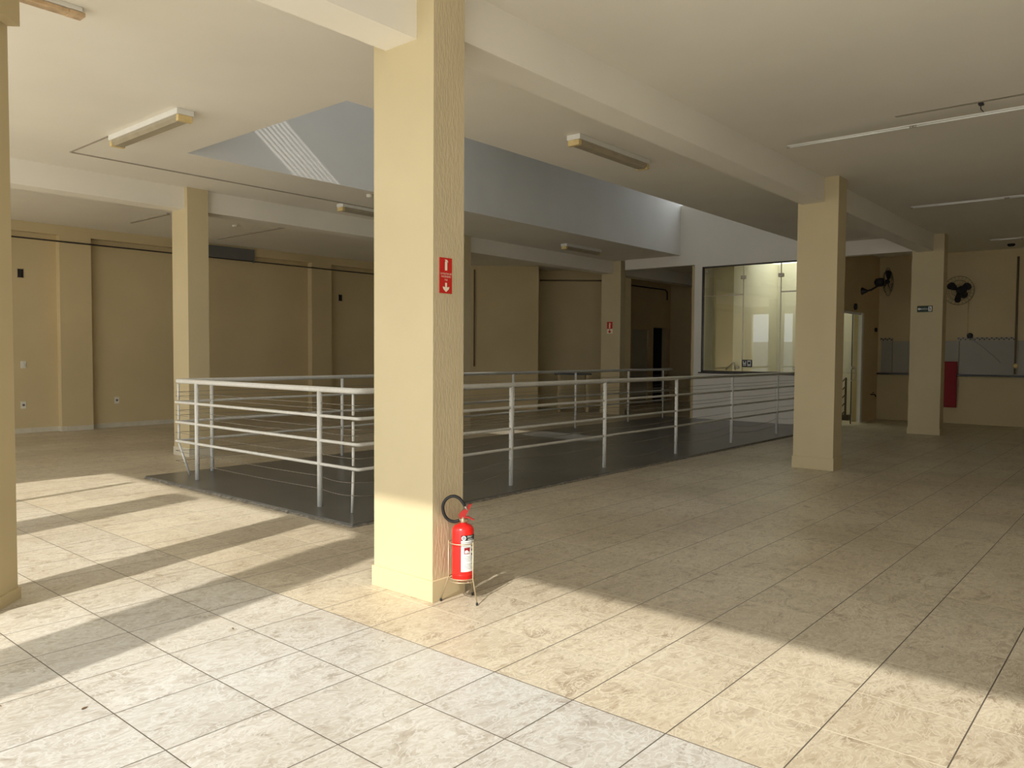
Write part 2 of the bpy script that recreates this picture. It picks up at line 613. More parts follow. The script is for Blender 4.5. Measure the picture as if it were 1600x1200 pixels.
# white partition at x = 16.4 with the big window
XW = 16.4
GY0, GY1 = 5.62, 8.24
bm = B()
add_box(bm, XW, XW + 0.2, 8.24, 8.42, 0, ZC)                 # left jamb
add_box(bm, XW, XW + 0.2, 5.25, GY1, 0, 1.10)                # below the glass
add_box(bm, XW, XW + 0.2, 5.25, GY0, 1.10, ZC)               # right jamb
add_box(bm, XW, XW + 0.2, GY0, GY1, 3.50, ZC)                # over the glass
add_box(bm, XW, XW + 0.2, 8.42, 10.3, 3.56, ZC)              # lintel to column
add_box(bm, XW, XW + 0.2, 3.6, 5.25, 3.51, ZC)               # lintel to the right
add_box(bm, XW, XW + 0.2, OY0 - 0.15, OY1 + 0.15, ZC, 4.95)  # up into the shaft
struct('wall_white', bm, M_WHITE, 'white partition wall around the big window, rising into the roof light', 'wall')

# room behind the window
bm = B()
add_box(bm, 19.6, 19.8, 5.35, 8.45, 0, ZC)
add_box(bm, 16.62, 19.6, 8.25, 8.45, 0, ZC)
add_box(bm, 19.4, 19.6, 7.74, 8.25, 0, ZC)
struct('wall_lobby', bm, M_LOBBY, 'cream daylit wall seen through the big window', 'wall')
bm = B()
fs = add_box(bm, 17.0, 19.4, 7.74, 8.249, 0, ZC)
fs[0].material_index = 1  # shade on the -x face is put in as a darker cream
struct('wall_pier', bm, [M_LOBBY, M_CREAM2], 'cream wall end with its shaded face painted darker, seen in the left part of the big window', 'wall')
# side wall with the glass door
bm = B()
add_box(bm, 16.6, 16.98, 5.3, 5.5, 0, ZC)
add_box(bm, 18.40, 19.6, 5.3, 5.5, 0, ZC)
add_box(bm, 16.98, 18.40, 5.3, 5.5, 2.45, ZC)
struct('wall_side', bm, M_CREAM2, 'dark cream side wall carrying a fan and the glass door', 'wall')
# right end wall
bm = B()
add_box(bm, 19.6, 19.8, -9.0, 5.3, 0, ZC)
struct('wall_right', bm, M_CREAM2, 'dim cream end wall with white tiles and a dark ledge', 'wall')
bm = B()
add_box(bm, -0.85, 19.8, -9.2, -9.0, 0, ZC)
struct('wall_front_right', bm, M_CREAM2)

# shop front behind the camera: piers, lintel
bm = B()
add_box(bm, FX - 0.3, FX, -1.4, -0.85, 0, ZC)
add_box(bm, FX - 0.3, FX, -9.0, -4.7, 0, ZC)  # unseen bay between these piers, left open to brighten the ceiling
struct('wall_shopfront', bm, M_CREAM)
bm = B()
add_box(bm, FX, FX + 0.2, -9.0, 4.0, ZB, ZC)
add_box(bm, FX, FX + 0.2, 4.0, 8.7, ZB + 0.22, ZC)
add_obox(bm, (FX, 8.7), (-1.45, 9.45), 0.2, ZB + 0.2, ZC, -1)
add_obox(bm, (-1.45, 9.45), (-3.2, 10.9), 0.2, ZB + 0.2, ZC, -1)
struct('lintel', bm, M_WHITE)
for y0, y1 in ((3.40, 3.93), (6.42, 6.90)):
    bm = B()
    add_box(bm, FX - 0.25, FX, y0, y1, 0, ZB)
    struct('column', bm, M_CREAM)
tube_obj('column', [(FX - 0.05, 7.92, 0), (FX - 0.05, 7.92, ZB)], 0.045, M_STEEL)['kind'] = 'structure'
bm = B()
add_box(bm, -3.4, -3.2, 10.9, 11.6, 0, ZC)
add_box(bm, -3.4, -3.2, 15.5, 16.0, 0, ZC)
add_box(bm, -3.4, -3.2, 11.6, 15.5, 3.45, ZC)
add_box(bm, -3.4, -3.2, 13.2, 13.5, 0, 3.45)
struct('wall_left', bm, M_CREAM2)


bm = B()
add_box(bm, -14.3, -14.0, 6.0, 48.0, -0.13, 2.3)
struct('wall_street', bm, M_ROOF)

# columns ------------------------------------------------------------
def column(x0, x1, y0, y1, lab, plinth=0.12, rough=False, tiled=False, mats=None):
    bm = B()
    fs = add_box(bm, x0, x1, y0, y1, 0, ZC)
    if rough:
        fs[2].material_index = 1      # the face turned to -y
    c = obj('column', bm, [mats or M_CREAM, M_ROUGH])
    tag(c, lab, 'column', kind='structure')
    t = 0.012
    bm = B()
    add_box(bm, x0 - t, x1 + t, y0 - t, y1 + t, 0, plinth, bev=0.003)
    p = obj('plinth', bm, M_TILE if tiled else M_CREAM, c)
    return c


column(3.215, 3.475, 3.345, 3.885, 'square cream column with the red sign, extinguisher at its foot', rough=True, plinth=0.13)
column(10.34, 10.66, 3.31, 3.83, 'cream column at the right end of the railing', plinth=0.16)
column(16.40, 16.70, 3.31, 3.86, 'cream column carrying the small green exit sign', plinth=0.12)
column(5.41, 5.72, 10.58, 11.03, 'cream column behind the railing corner, nearest the back wall window panel', tiled=True)
column(10.88, 11.19, 10.58, 11.03, 'cream column half hidden behind the column with the red sign')
column(16.40, 16.62, 10.42, 10.98, 'cream column carrying the small far extinguisher sign', plinth=0.12)
# turned column at the left edge of the view
s2 = 0.235
bm = B()
add_prism(bm, [(1.375 + s2, 5.27), (1.375, 5.27 + s2), (1.375 - s2, 5.27), (1.375, 5.27 - s2)], 0, ZC)
c = obj('column', bm, M_CREAM)
tag(c, 'cream column cut by the left edge of the photo', 'column', kind='structure')
s3 = s2 + 0.018
bm = B()
add_prism(bm, [(1.375 + s3, 5.27), (1.375, 5.27 + s3), (1.375 - s3, 5.27), (1.375, 5.27 - s3)], 0, 0.07)
obj('plinth', bm, M_CREAM, c)

# beams --------------------------------------------------------------
bm = B()
add_box(bm, FX + 0.2, 3.3, 3.49, 3.775, 3.37, ZC)
add_box(bm, 3.3, 16.7, 3.49, 3.775, 3.48, ZC)
struct('beam', bm, M_CEIL, 'white ceiling beam over the row of columns nearest the camera', 'beam')
bm = B()
add_box(bm, -3.2, 22.15, 10.66, 10.98, ZB, ZC)
struct('beam', bm, M_CEIL, 'white ceiling beam over the column row beyond the railing', 'beam')
bm = B()
e = Vector((-0.7071, -0.7071))
q0 = Vector((1.66, 5.22))
n_ = Vector((-0.7071, 0.7071))
p = [q0, q0 + e * 2.6, q0 + e * 2.6 + n_ * 0.36, q0 + n_ * 0.36]
add_prism(bm, [(v.x, v.y) for v in p], 3.40, ZC)
struct('beam', bm, M_CREAM, 'short beam on the column at the left edge of the photo', 'beam')

# ------------------------------------------------------------------ dark deck inside the railing
DX0, DYa, DYb = 4.15, 5.30, 9.18
bm = B()
add_box(bm, DX0, XW, DYa, DYb, 0.001, 0.03, bev=0.004)
dk = obj('platform', bm, M_DECK)
tag(dk, 'low dark grey glossy platform enclosed by the white railing', 'platform')
bm = B()
seg = 90


def mortar(p0, p1, nrm, w):
    a, c = Vector(p0), Vector(p1)
    K = int((c - a).length / 0.06)
    prev = None
    for i in range(K + 1):
        q = a.lerp(c, i / K)
        ww = w * (0.55 + 0.9 * random.random())
        hh = 0.010 + 0.012 * random.random()
        v = [bm.verts.new((q.x, q.y, 0)), bm.verts.new((q.x, q.y, hh)), bm.verts.new((q.x + nrm[0] * ww, q.y + nrm[1] * ww, 0.001))]
        if prev:
            bm.faces.new((prev[1], v[1], v[2], prev[2]))
        else:
            bm.faces.new(v)
        prev = v


mortar((DX0, DYb), (DX0, DYa), (-1, 0), 0.03)
mortar((DX0, DYa), (XW, DYa), (0, -1), 0.022)
obj('mortar_edge', bm, M_GROUT, dk)

# ------------------------------------------------------------------ railing
rail = thing('railing', (4.42, 5.55, 0.03), 'white tubular railing with steel cables around the dark platform', 'railing')
RX, RY0, RY1 = 4.42, 5.56, 8.98
ZT = 1.15
RZ = (0.90, 0.665, 0.44)


def railpath(z, rad, x_end=XW, off=0.0):
    """one rail: far side from the white wall, round the two corners, back to the white wall."""
    x0, y0, y1 = RX - off, RY0 - off, RY1 + off
    pts = [(x_end, y1, z), (x0 + rad, y1, z)]
    for k in range(1, 6):
        a = PI / 2 + k * PI / 12
        pts.append((x0 + rad + rad * math.cos(a), y1 - rad + rad * math.sin(a), z))
    pts.append((x0, y1 - rad, z))
    pts.append((x0, y0 + rad, z))
    for k in range(1, 6):
        a = PI + k * PI / 12
        pts.append((x0 + rad + rad * math.cos(a), y0 + rad + rad * math.sin(a), z))
    pts.append((x0 + rad, y0, z))
    pts.append((x_end, y0, z))
    return pts


tube_obj('handrail', railpath(ZT, 0.10), 0.027, M_RAIL, rail, 14)
for z in RZ:
    tube_obj('rail', railpath(z, 0.03), 0.0155, M_RAIL, rail, 10)
for x, y, r in ((RX, 6.14, 0.025), (RX, 8.47, 0.025), (4.75, RY0, 0.022)):
    tube_obj('post', [(x, y, 0.031), (x, y, ZT)], r, M_RAIL, rail, 12)
for x in (6.545, 8.41, 10.31, 12.21, 14.16, 16.1):
    tube_obj('post', [(x, RY0, 0.031), (x, RY0, ZT)], 0.025, M_RAIL, rail, 12)
for x in (4.88, 6.85, 8.75, 10.62, 12.53, 14.49):
    tube_obj('post', [(x, RY1, 0.031), (x, RY1, ZT)], 0.022, M_RAIL, rail, 12)
tube_obj('post', [(16.0, RY1, 0.031), (16.0, RY1, ZT)], 0.014, M_RAIL, rail, 10)
# segmented corner balusters
for cx, cy_, foot in ((RX + 0.02, RY0 + 0.10, (RX + 0.03, RY0 + 0.13)), (RX + 0.01, RY1 - 0.06, (RX + 0.12, RY1 - 0.10))):
    zs = [ZT, RZ[0], RZ[1], RZ[2]]
    for za, zb in zip(zs, zs[1:]):
        tube_obj('baluster', [(cx, cy_, zb + 0.025), (cx, cy_, za - 0.03)], 0.013, M_RAIL, rail, 10)
    tube_obj('baluster', [(cx, cy_, RZ[2] - 0.025), (foot[0], foot[1], 0.03)], 0.013, M_RAIL, rail, 10)
# cables: slack between the posts, more slack near the floor
post_line = [(XW, RY1), (16.0, RY1), (14.49, RY1), (12.53, RY1), (10.62, RY1), (8.75, RY1), (6.85, RY1), (4.88, RY1), (RX, RY1),
             (RX, 8.47), (RX, 6.14), (RX, RY0), (4.75, RY0), (6.545, RY0), (8.41, RY0), (10.31, RY0), (12.21, RY0), (14.16, RY0), (16.1, RY0), (XW, RY0)]
for z, sag in ((1.02, 0.006), (0.97, 0.008), (0.80, 0.012), (0.745, 0.015), (0.54, 0.02), (0.325, 0.05), (0.205, 0.07)):
    pts = []
    for i, ((xa, ya), (xb, yb)) in enumerate(zip(post_line, post_line[1:])):
        Ln = math.hypot(xb - xa, yb - ya)
        if z < 0.4 and (i < 8 or i == 9):
            s_ = 0.01
        else:
            s_ = sag * (0.5 + random.random()) * min(1, Ln / 1.9)
        for k in range(8):
            t = k / 8
            pts.append((xa + (xb - xa) * t, ya + (yb - ya) * t, z - 4 * s_ * t * (1 - t)))
    pts.append((XW, RY0, z))
    tube_obj('cable', pts, 0.0028, M_CABLE, rail, 5)

# ------------------------------------------------------------------ ceiling lights
def batten(name, x0, x1, y0, y1, lab, group, cap=M_YELL, grubby=False):
    """white base box, yellowed channel with end caps and a ribbed diffuser."""
    ax = 'x' if (x1 - x0) > (y1 - y0) else 'y'
    t = thing(name, ((x0 + x1) / 2, (y0 + y1) / 2, ZC), lab, 'ceiling light', group)
    box_obj('base_box', (x0, x1, y0, y1, ZC - 0.055, ZC - 0.001), M_LAMPW, t, 0.003)
    zt, zb = ZC - 0.056, ZC - 0.115
    i = 0.012
    if ax == 'x':
        box_obj('end_cap', (x0, x0 + 0.05, y0 + i, y1 - i, zb, zt), cap, t, 0.006)
        box_obj('end_cap', (x1 - 0.05, x1, y0 + i, y1 - i, zb, zt), cap, t, 0.006)
        prof = [(y0 + i, zt), (y0 + i, zb + 0.03), (y0 + 0.04, zb + 0.004), (y1 - 0.04, zb + 0.004), (y1 - i, zb + 0.03), (y1 - i, zt)]
        bm = B()
        for a, c in ((x0 + 0.05, x1 - 0.05),):
            A = [bm.verts.new((a, p_[0], p_[1])) for p_ in prof]
            C_ = [bm.verts.new((c, p_[0], p_[1])) for p_ in prof]
            for k in range(len(prof) - 1):
                bm.faces.new((A[k], A[k + 1], C_[k + 1], C_[k]))
            bm.faces.new(A[::-1]); bm.faces.new(C_)
    else:
        box_obj('end_cap', (x0 + i, x1 - i, y0, y0 + 0.05, zb, zt), cap, t, 0.006)
        box_obj('end_cap', (x0 + i, x1 - i, y1 - 0.05, y1, zb, zt), cap, t, 0.006)
        prof = [(x0 + i, zt), (x0 + i, zb + 0.03), (x0 + 0.04, zb + 0.004), (x1 - 0.04, zb + 0.004), (x1 - i, zb + 0.03), (x1 - i, zt)]
        bm = B()
        A = [bm.verts.new((p_[0], y0 + 0.05, p_[1])) for p_ in prof]
        C_ = [bm.verts.new((p_[0], y1 - 0.05, p_[1])) for p_ in prof]
        for k in range(len(prof) - 1):
            bm.faces.new((A[k], A[k + 1], C_[k + 1], C_[k]))
        bm.faces.new(A[::-1]); bm.faces.new(C_)
    obj('diffuser', bm, M_DIFF, t)
    return t


G = 'box lights on the ceiling'
batten('ceiling_light', 3.60, 3.77, 7.22, 8.74, 'white box light with yellowed diffuser left of the roof-light opening', G)
batten('ceiling_light', 6.69, 8.12, 4.77, 4.94, 'white box light with yellow end cap between roof light and near beam', G)
batten('ceiling_light', 7.50, 9.00, 9.80, 9.96, 'box light beyond the roof light, partly hidden by the column with the red sign', G)
batten('ceiling_light', 13.15, 14.45, 9.68, 9.84, 'small-looking box light over the far side of the railing', G)
t = thing('ceiling_light', (1.6, 5.7, ZC), 'rusty stained batten light cut by the top edge of the photo', 'ceiling light', G)
box_obj('base_box', (0.9, 2.17, 5.635, 5.74, ZC - 0.03, ZC - 0.001), M_LAMPW, t, 0.003)
box_obj('end_cap', (2.09, 2.19, 5.64, 5.735, ZC - 0.06, ZC - 0.031), M_RUST, t, 0.006)
box_obj('diffuser', (0.9, 2.09, 5.645, 5.73, ZC - 0.06, ZC - 0.031), M_RUST, t, 0.006)


def tube_light(x, y0, y1, lab, z=3.70, wires=()):
    t = thing('tube_light', (x, (y0 + y1) / 2, ZC), lab, 'tube light', 'bare tube lights on the right')
    y = y0
    while y < y1 - 0.1:
        e_ = min(y + 1.22, y1)
        tube_obj('tube', [(x, y + 0.03, z), (x, e_ - 0.03, z)], 0.010, M_TUBE, t, 10)
        tube_obj('end_cap', [(x, y, z), (x, y + 0.03, z)], 0.011, M_STEEL, t, 10)
        tube_obj('end_cap', [(x, e_ - 0.03, z), (x, e_, z)], 0.011, M_STEEL, t, 10)
        y = e_
    box_obj('channel', (x - 0.008, x + 0.008, y0, y1, z + 0.011, z + 0.020), M_LAMPW, t)
    for wy in wires:
        tube_obj('hanging_wire', [(x - 0.04, wy - 0.01, ZC), (x + 0.01, wy, (z + ZC) / 2 + 0.01), (x, wy - 0.03, z + 0.02)], 0.004, M_BLACK, t, 6)
        box_obj('hook', (x - 0.07, x - 0.01, wy - 0.03, wy + 0.01, ZC - 0.02, ZC), M_DARKP, t, 0.004)
    return t


tube_light(8.24, -1.70, 3.18, 'longest bare tube light hanging near the right edge of the photo', wires=(1.40, -1.5))
tube_light(12.73, -1.85, 3.03, 'bare tube light hanging beyond the longest one, above the middle right column', wires=(-1.0,))
tube_light(17.2, -1.5, 2.72, 'faint tube light hanging near the end wall with the fans', wires=(-1.2,))
bm = B()
add_box(bm, 8.13, 8.18, -1.7, 2.1, ZC - 0.003, ZC)
o = struct('trim_2', bm, M_STAIN)
# thin tracks on the far part of the ceiling
for i, (p0, p1, lab) in enumerate((((6.24, 12.84), (6.24, 14.25), 'thin cable channel on the far ceiling left of the rear column'),
                                   ((8.25, 12.5), (8.25, 14.9), 'thin cable channel on the far ceiling right of the rear column'))):
    bm = B()
    add_box(bm, p0[0] - 0.025, p0[0] + 0.025, p0[1], p1[1], ZC - 0.02, ZC)
    tag(obj('cable_channel', bm, M_STAIN), lab, 'cable channel')
bm = B()
add_box(bm, 3.62, 8.4, 9.78, 9.80, ZC - 0.012, ZC - 0.0005)
add_box(bm, 3.60, 3.62, 8.76, 9.80, ZC - 0.008, ZC - 0.0005)
tag(obj('cable_channel', bm, M_STAIN), 'thin white cable channel turning a corner on the ceiling around the roof light', 'cable channel')
bm = B()
add_lathe(bm, [(0.05, 0), (0.05, 0.02), (0.03, 0.03)], 16, (7.6, 13.1, ZC), (0, 0, -1))
tag(obj('ceiling_socket', bm, M_SOCKET), 'small round lamp socket on the far ceiling', 'socket')
bm = B()
add_lathe(bm, [(0.05, 0), (0.05, 0.03), (0.03, 0.05)], 16, (7.35, 8.98, ZC), (0, 0, -1))
tag(obj('ceiling_socket', bm, M_SOCKET), 'small white socket at the roof-light edge beside the column with the red sign', 'socket')
bm = B()
add_lathe(bm, [(0.07, 0), (0.07, 0.03), (0.045, 0.05)], 16, (19.8, 9.6, ZC), (0, 0, -1))
tag(obj('ceiling_socket', bm, M_SOCKET), 'small socket on the passage ceiling beside the white wall', 'socket')
bm = B()
add_lathe(bm, [(0.07, 0), (0.07, 0.03), (0.045, 0.05)], 16, (18.77, 2.57, ZC), (0, 0, -1))
tag(obj('ceiling_socket', bm, M_DARKP), 'small dark socket on the dim ceiling near the fans', 'socket')

# ------------------------------------------------------------------ conduits
def conduit(pts, r, lab, m_=None):
    return tag(tube_obj('conduit', pts, r, m_ or M_GRANITE, None, 8), lab, 'conduit')


yb = WY - 0.18
conduit([(-3.1, yb, 3.50), (14.6, yb, 3.50)], 0.014, 'long thin dark conduit along the top of the back wall')
pa = along(20.55, 741)
conduit([(pa.x, pa.y, 1.15), (pa.x, pa.y, 3.70)], 0.017, 'vertical dark conduit on the slanted wall beside the half-hidden column', M_BROWN)
qa, qb = along(21.55, 843), along(21.55, 960)
conduit([(qa.x, qa.y, 3.52), (qb.x, qb.y, 3.52)], 0.02, 'short horizontal dark conduit on the recessed slanted wall', M_BROWN)
conduit([(18.7, DY - 0.03, 3.52), (21.75, DY - 0.03, 3.52), (21.87, DY - 0.03, 3.45), (21.87, DY - 0.03, 3.2)], 0.02, 'conduit bending down above the far doors')
jc = conduit([(19.57, 2.54, 1.12), (19.57, 2.54, 3.62)], 0.022, 'vertical conduit on the end wall at the right edge of the photo', M_BROWN)
bm = B()
add_lathe(bm, [(0.02, 0), (0.055, 0.01), (0.055, 0.05), (0.02, 0.06)], 14, (19.57, 2.53, 1.30), (-1, 0, 0))
obj('junction_box', bm, M_YELL, jc)

# ------------------------------------------------------------------ sockets, plates and the grey panel on the back wall
def plate(x, z, lab, kind='outlet', group='wall plates on the back wall'):
    names = {'outlet': 'wall_socket', 'switch': 'light_switch', 'hole': 'empty_socket_box'}
    t = thing(names[kind], (x, WY, z), lab, 'socket' if kind != 'switch' else 'switch', group)
    if kind == 'hole':
        bm = B()
        add_box(bm, x - 0.045, x + 0.045, WY - 0.012, WY, z - 0.07, z + 0.07)
        obj('box_back', bm, M_DARKP, t)
        bm = B()
        add_box(bm, x - 0.052, x + 0.052, WY - 0.018, WY, z + 0.07, z + 0.077)
        add_box(bm, x - 0.052, x + 0.052, WY - 0.018, WY, z - 0.077, z - 0.07)
        add_box(bm, x - 0.006, x + 0.006, WY - 0.018, WY, z - 0.07, z + 0.07)
        obj('box_rim', bm, M_GRANITE, t)
        return
    box_obj('cover_plate', (x - 0.045, x + 0.045, WY - 0.012, WY, z - 0.065, z + 0.065), M_SOCKET, t, 0.004)
    if kind == 'outlet':
        bm = B()
        add_lathe(bm, [(0.022, 0), (0.022, 0.005), (0.012, 0.006)], 14, (x, WY - 0.012, z), (0, -1, 0))
        obj('socket_face', bm, M_GREYP, t)
    else:
        box_obj('rocker', (x - 0.018, x + 0.018, WY - 0.02, WY - 0.012, z - 0.03, z + 0.03), M_SOCKET, t, 0.003)


plate(4.96, 2.88, 'dark empty box high on the back wall near the left edge', 'hole')
plate(4.98, 1.24, 'pale switch plate on the back wall near the left edge', 'switch')
plate(4.97, 0.51, 'pale socket low on the back wall, left of the pilaster', 'outlet')
plate(6.60, 0.53, 'pale socket low on the back wall, right of the pilaster', 'outlet')
plate(12.0, 2.85, 'small dark empty box high on the back wall behind the railing', 'hole')
vp = thing('wall_vent', (8.9, WY - 0.16, 3.62), 'dark grey flat panel high on the back wall beside the rear column', 'vent')
box_obj('panel_sheet', (8.0, 9.50, WY - 0.19, WY - 0.16, 3.49, 3.74), M_GREYP, vp, 0.003)
bm = B()
add_box(bm, 7.98, 8.0, WY - 0.2, WY - 0.16, 3.47, 3.76)
add_box(bm, 9.50, 9.52, WY - 0.2, WY - 0.16, 3.47, 3.76)
add_box(bm, 8.0, 9.5, WY - 0.2, WY - 0.16, 3.74, 3.76)
obj('panel_frame', bm, M_GREYP, vp)

# ------------------------------------------------------------------ big window in the white wall
wd = thing('window_1', (XW, 6.95, 1.10), 'tall frameless glass window in the white wall, room lit behind', 'window', kind='structure')
bm = B()
add_box(bm, XW + 0.02, XW + 0.07, GY1 - 0.035, GY1, 1.10, 3.50)
add_box(bm, XW + 0.02, XW + 0.07, GY0, GY1, 1.10, 1.135)
add_box(bm, XW + 0.02, XW + 0.07, GY0, GY1, 3.47, 3.50)
add_box(bm, XW + 0.02, XW + 0.07, GY0, GY0 + 0.03, 1.10, 3.50)
obj('window_frame', bm, M_GRANITE, wd)
box_obj('window_sill', (XW - 0.03, XW + 0.09, GY0 - 0.02, GY1 + 0.05, 1.07, 1.10), M_GRANITE, wd, 0.004)
gx = XW + 0.045
for (ya, yb_, za, zb) in ((7.27, GY1 - 0.035, 1.135, 2.82), (7.27, GY1 - 0.035, 2.85, 3.47), (6.43, 7.25, 1.135, 3.47),
                          (GY0 + 0.03, 6.41, 1.135, 2.84), (GY0 + 0.03, 6.41, 2.87, 3.47)):
    bm = B()
    vs = [bm.verts.new(p_) for p_ in ((gx, ya, za), (gx, yb_, za), (gx, yb_, zb), (gx, ya, zb))]
    bm.faces.new(vs)
    obj('pane', bm, M_GLASS, wd)
bm = B()
add_box(bm, gx - 0.006, gx + 0.006, 7.25, 7.27, 1.135, 3.47)
add_box(bm, gx - 0.006, gx + 0.006, 6.41, 6.43, 1.135, 3.47)
add_box(bm, gx - 0.006, gx + 0.006, 7.27, 7.62, 2.82, 2.85)
add_box(bm, gx - 0.004, gx + 0.004, 7.62, GY1 - 0.035, 2.82, 2.83)
add_box(bm, gx - 0.006, gx + 0.006, GY0, 6.41, 2.84, 2.87)
obj('glazing_joint', bm, M_STEEL, wd)
for y in (7.26, 6.42):
    box_obj('glass_clamp', (gx - 0.03, gx + 0.03, y - 0.06, y + 0.06, 3.17, 3.25), M_STEEL, wd, 0.01)
for y, z in ((8.12, 3.38), (7.35, 1.22), (6.1, 1.22)):
    bm = B()
    add_lathe(bm, [(0.03, 0), (0.03, 0.02), (0.02, 0.028)], 14, (gx - 0.002, y, z), (-1, 0, 0))
    obj('glass_fitting', bm, M_STEEL, wd)
tube_obj('bow_handle', [(gx - 0.01, 7.62, 1.16), (gx - 0.05, 7.62, 1.17), (gx - 0.05, 7.45, 1.33), (gx - 0.05, 7.42, 1.32), (gx - 0.05, 7.40, 1.17), (gx - 0.01, 7.40, 1.16)], 0.012, M_STEEL, wd, 8)

# small two-part notice on the glass
nt_ = thing('window_notice', (gx - 0.01, 7.1, 1.3), 'small black and white notice stuck low on the big window', 'sign')
box_obj('backing', (gx - 0.006, gx - 0.001, 7.03, 7.27, 1.23, 1.39), M_DARKP, nt_)
box_obj('left_card', (gx - 0.009, gx - 0.006, 7.165, 7.245, 1.26, 1.365), M_LABEL, nt_)
box_obj('right_card', (gx - 0.009, gx - 0.006, 7.055, 7.14, 1.25, 1.375), M_LABEL, nt_)
box_obj('printed_line', (gx - 0.011, gx - 0.009, 7.165, 7.245, 1.285, 1.295), M_DARKP, nt_)
box_obj('printed_symbol', (gx - 0.011, gx - 0.009, 7.185, 7.225, 1.33, 1.36), M_DARKP, nt_)
box_obj('printed_symbol', (gx - 0.011, gx - 0.009, 7.075, 7.12, 1.295, 1.345), M_DARKP, nt_)

# ------------------------------------------------------------------ glass door in the side wall
gd = thing('door_2', (17.7, 5.3, 0), 'frameless glass door with a bow handle beside the middle right column', 'door', kind='structure')
bm = B()
add_box(bm, 16.98, 17.03, 5.30, 5.36, 0, 2.45)
add_box(bm, 18.28, 18.40, 5.285, 5.36, 0, 2.45)
add_box(bm, 17.03, 18.28, 5.30, 5.36, 2.40, 2.45)
obj('door_frame', bm, M_LAMPW, gd)
for xa, xb in ((17.04, 17.75), (17.77, 18.27)):
    bm = B()
    bm.faces.new([bm.verts.new(p_) for p_ in ((xa, 5.33, 0.02), (xb, 5.33, 0.02), (xb, 5.33, 2.39), (xa, 5.33, 2.39))])
    obj('door_pane', bm, M_GLASS, gd)
tube_obj('door_handle', [(17.70, 5.32, 0.95), (17.70, 5.24, 0.97), (17.70, 5.22, 1.1), (17.70, 5.24, 1.23), (17.70, 5.32, 1.25)], 0.013, M_STEEL, gd, 8)
box_obj('door_lock', (17.66, 17.86, 5.30, 5.345, 1.20, 1.26), M_STEEL, gd, 0.004)
box_obj('door_joint', (17.75, 17.77, 5.32, 5.34, 0.0, 2.40), M_GRANITE, gd)
# black rack seen through the door
rk = thing('wall_rack', (18.76, 5.75, 0.0), 'black rack with slanted prongs behind the glass door', 'rack')
tube_obj('upright', [(18.76, 5.75, 0.12), (18.76, 5.75, 0.98)], 0.025, M_BLACK, rk, 8)
for i in range(5):
    z = 0.22 + i * 0.19
    tube_obj('prong', [(18.76, 5.75, z), (18.55, 5.78, z - 0.1)], 0.014, M_BLACK, rk, 8)
box_obj('foot', (18.66, 18.88, 5.65, 5.85, 0.0, 0.12), M_BLACK, rk, 0.01)
bm = B()
add_lathe(bm, [(0.02, 0), (0.07, 0.01), (0.07, 0.05), (0.03, 0.06)], 16, (17.75, 5.3, 2.56), (0, -1, 0))
tag(obj('door_sensor', bm, M_DARKP), 'dark round knob on the wall above the glass door', 'sensor')
bm = B()
add_lathe(bm, [(0.02, 0), (0.05, 0.01), (0.05, 0.05), (0.03, 0.06)], 16, (19.3, 5.3, 2.10), (0, -1, 0))
tag(obj('fan_control', bm, M_DARKP), 'dark round fan control low beneath the fan on the side wall', 'fan control')


tp = thing('wall_tap', (19.09, 5.3, 0.59), 'small dark tap low on the wall right of the glass door', 'tap')
tube_obj('spout', [(19.09, 5.299, 0.60), (19.09, 5.20, 0.60), (19.09, 5.18, 0.55)], 0.014, M_DARKP, tp, 8)
tube_obj('tap_handle', [(19.05, 5.24, 0.64), (19.13, 5.24, 0.64)], 0.010, M_DARKP, tp, 8)


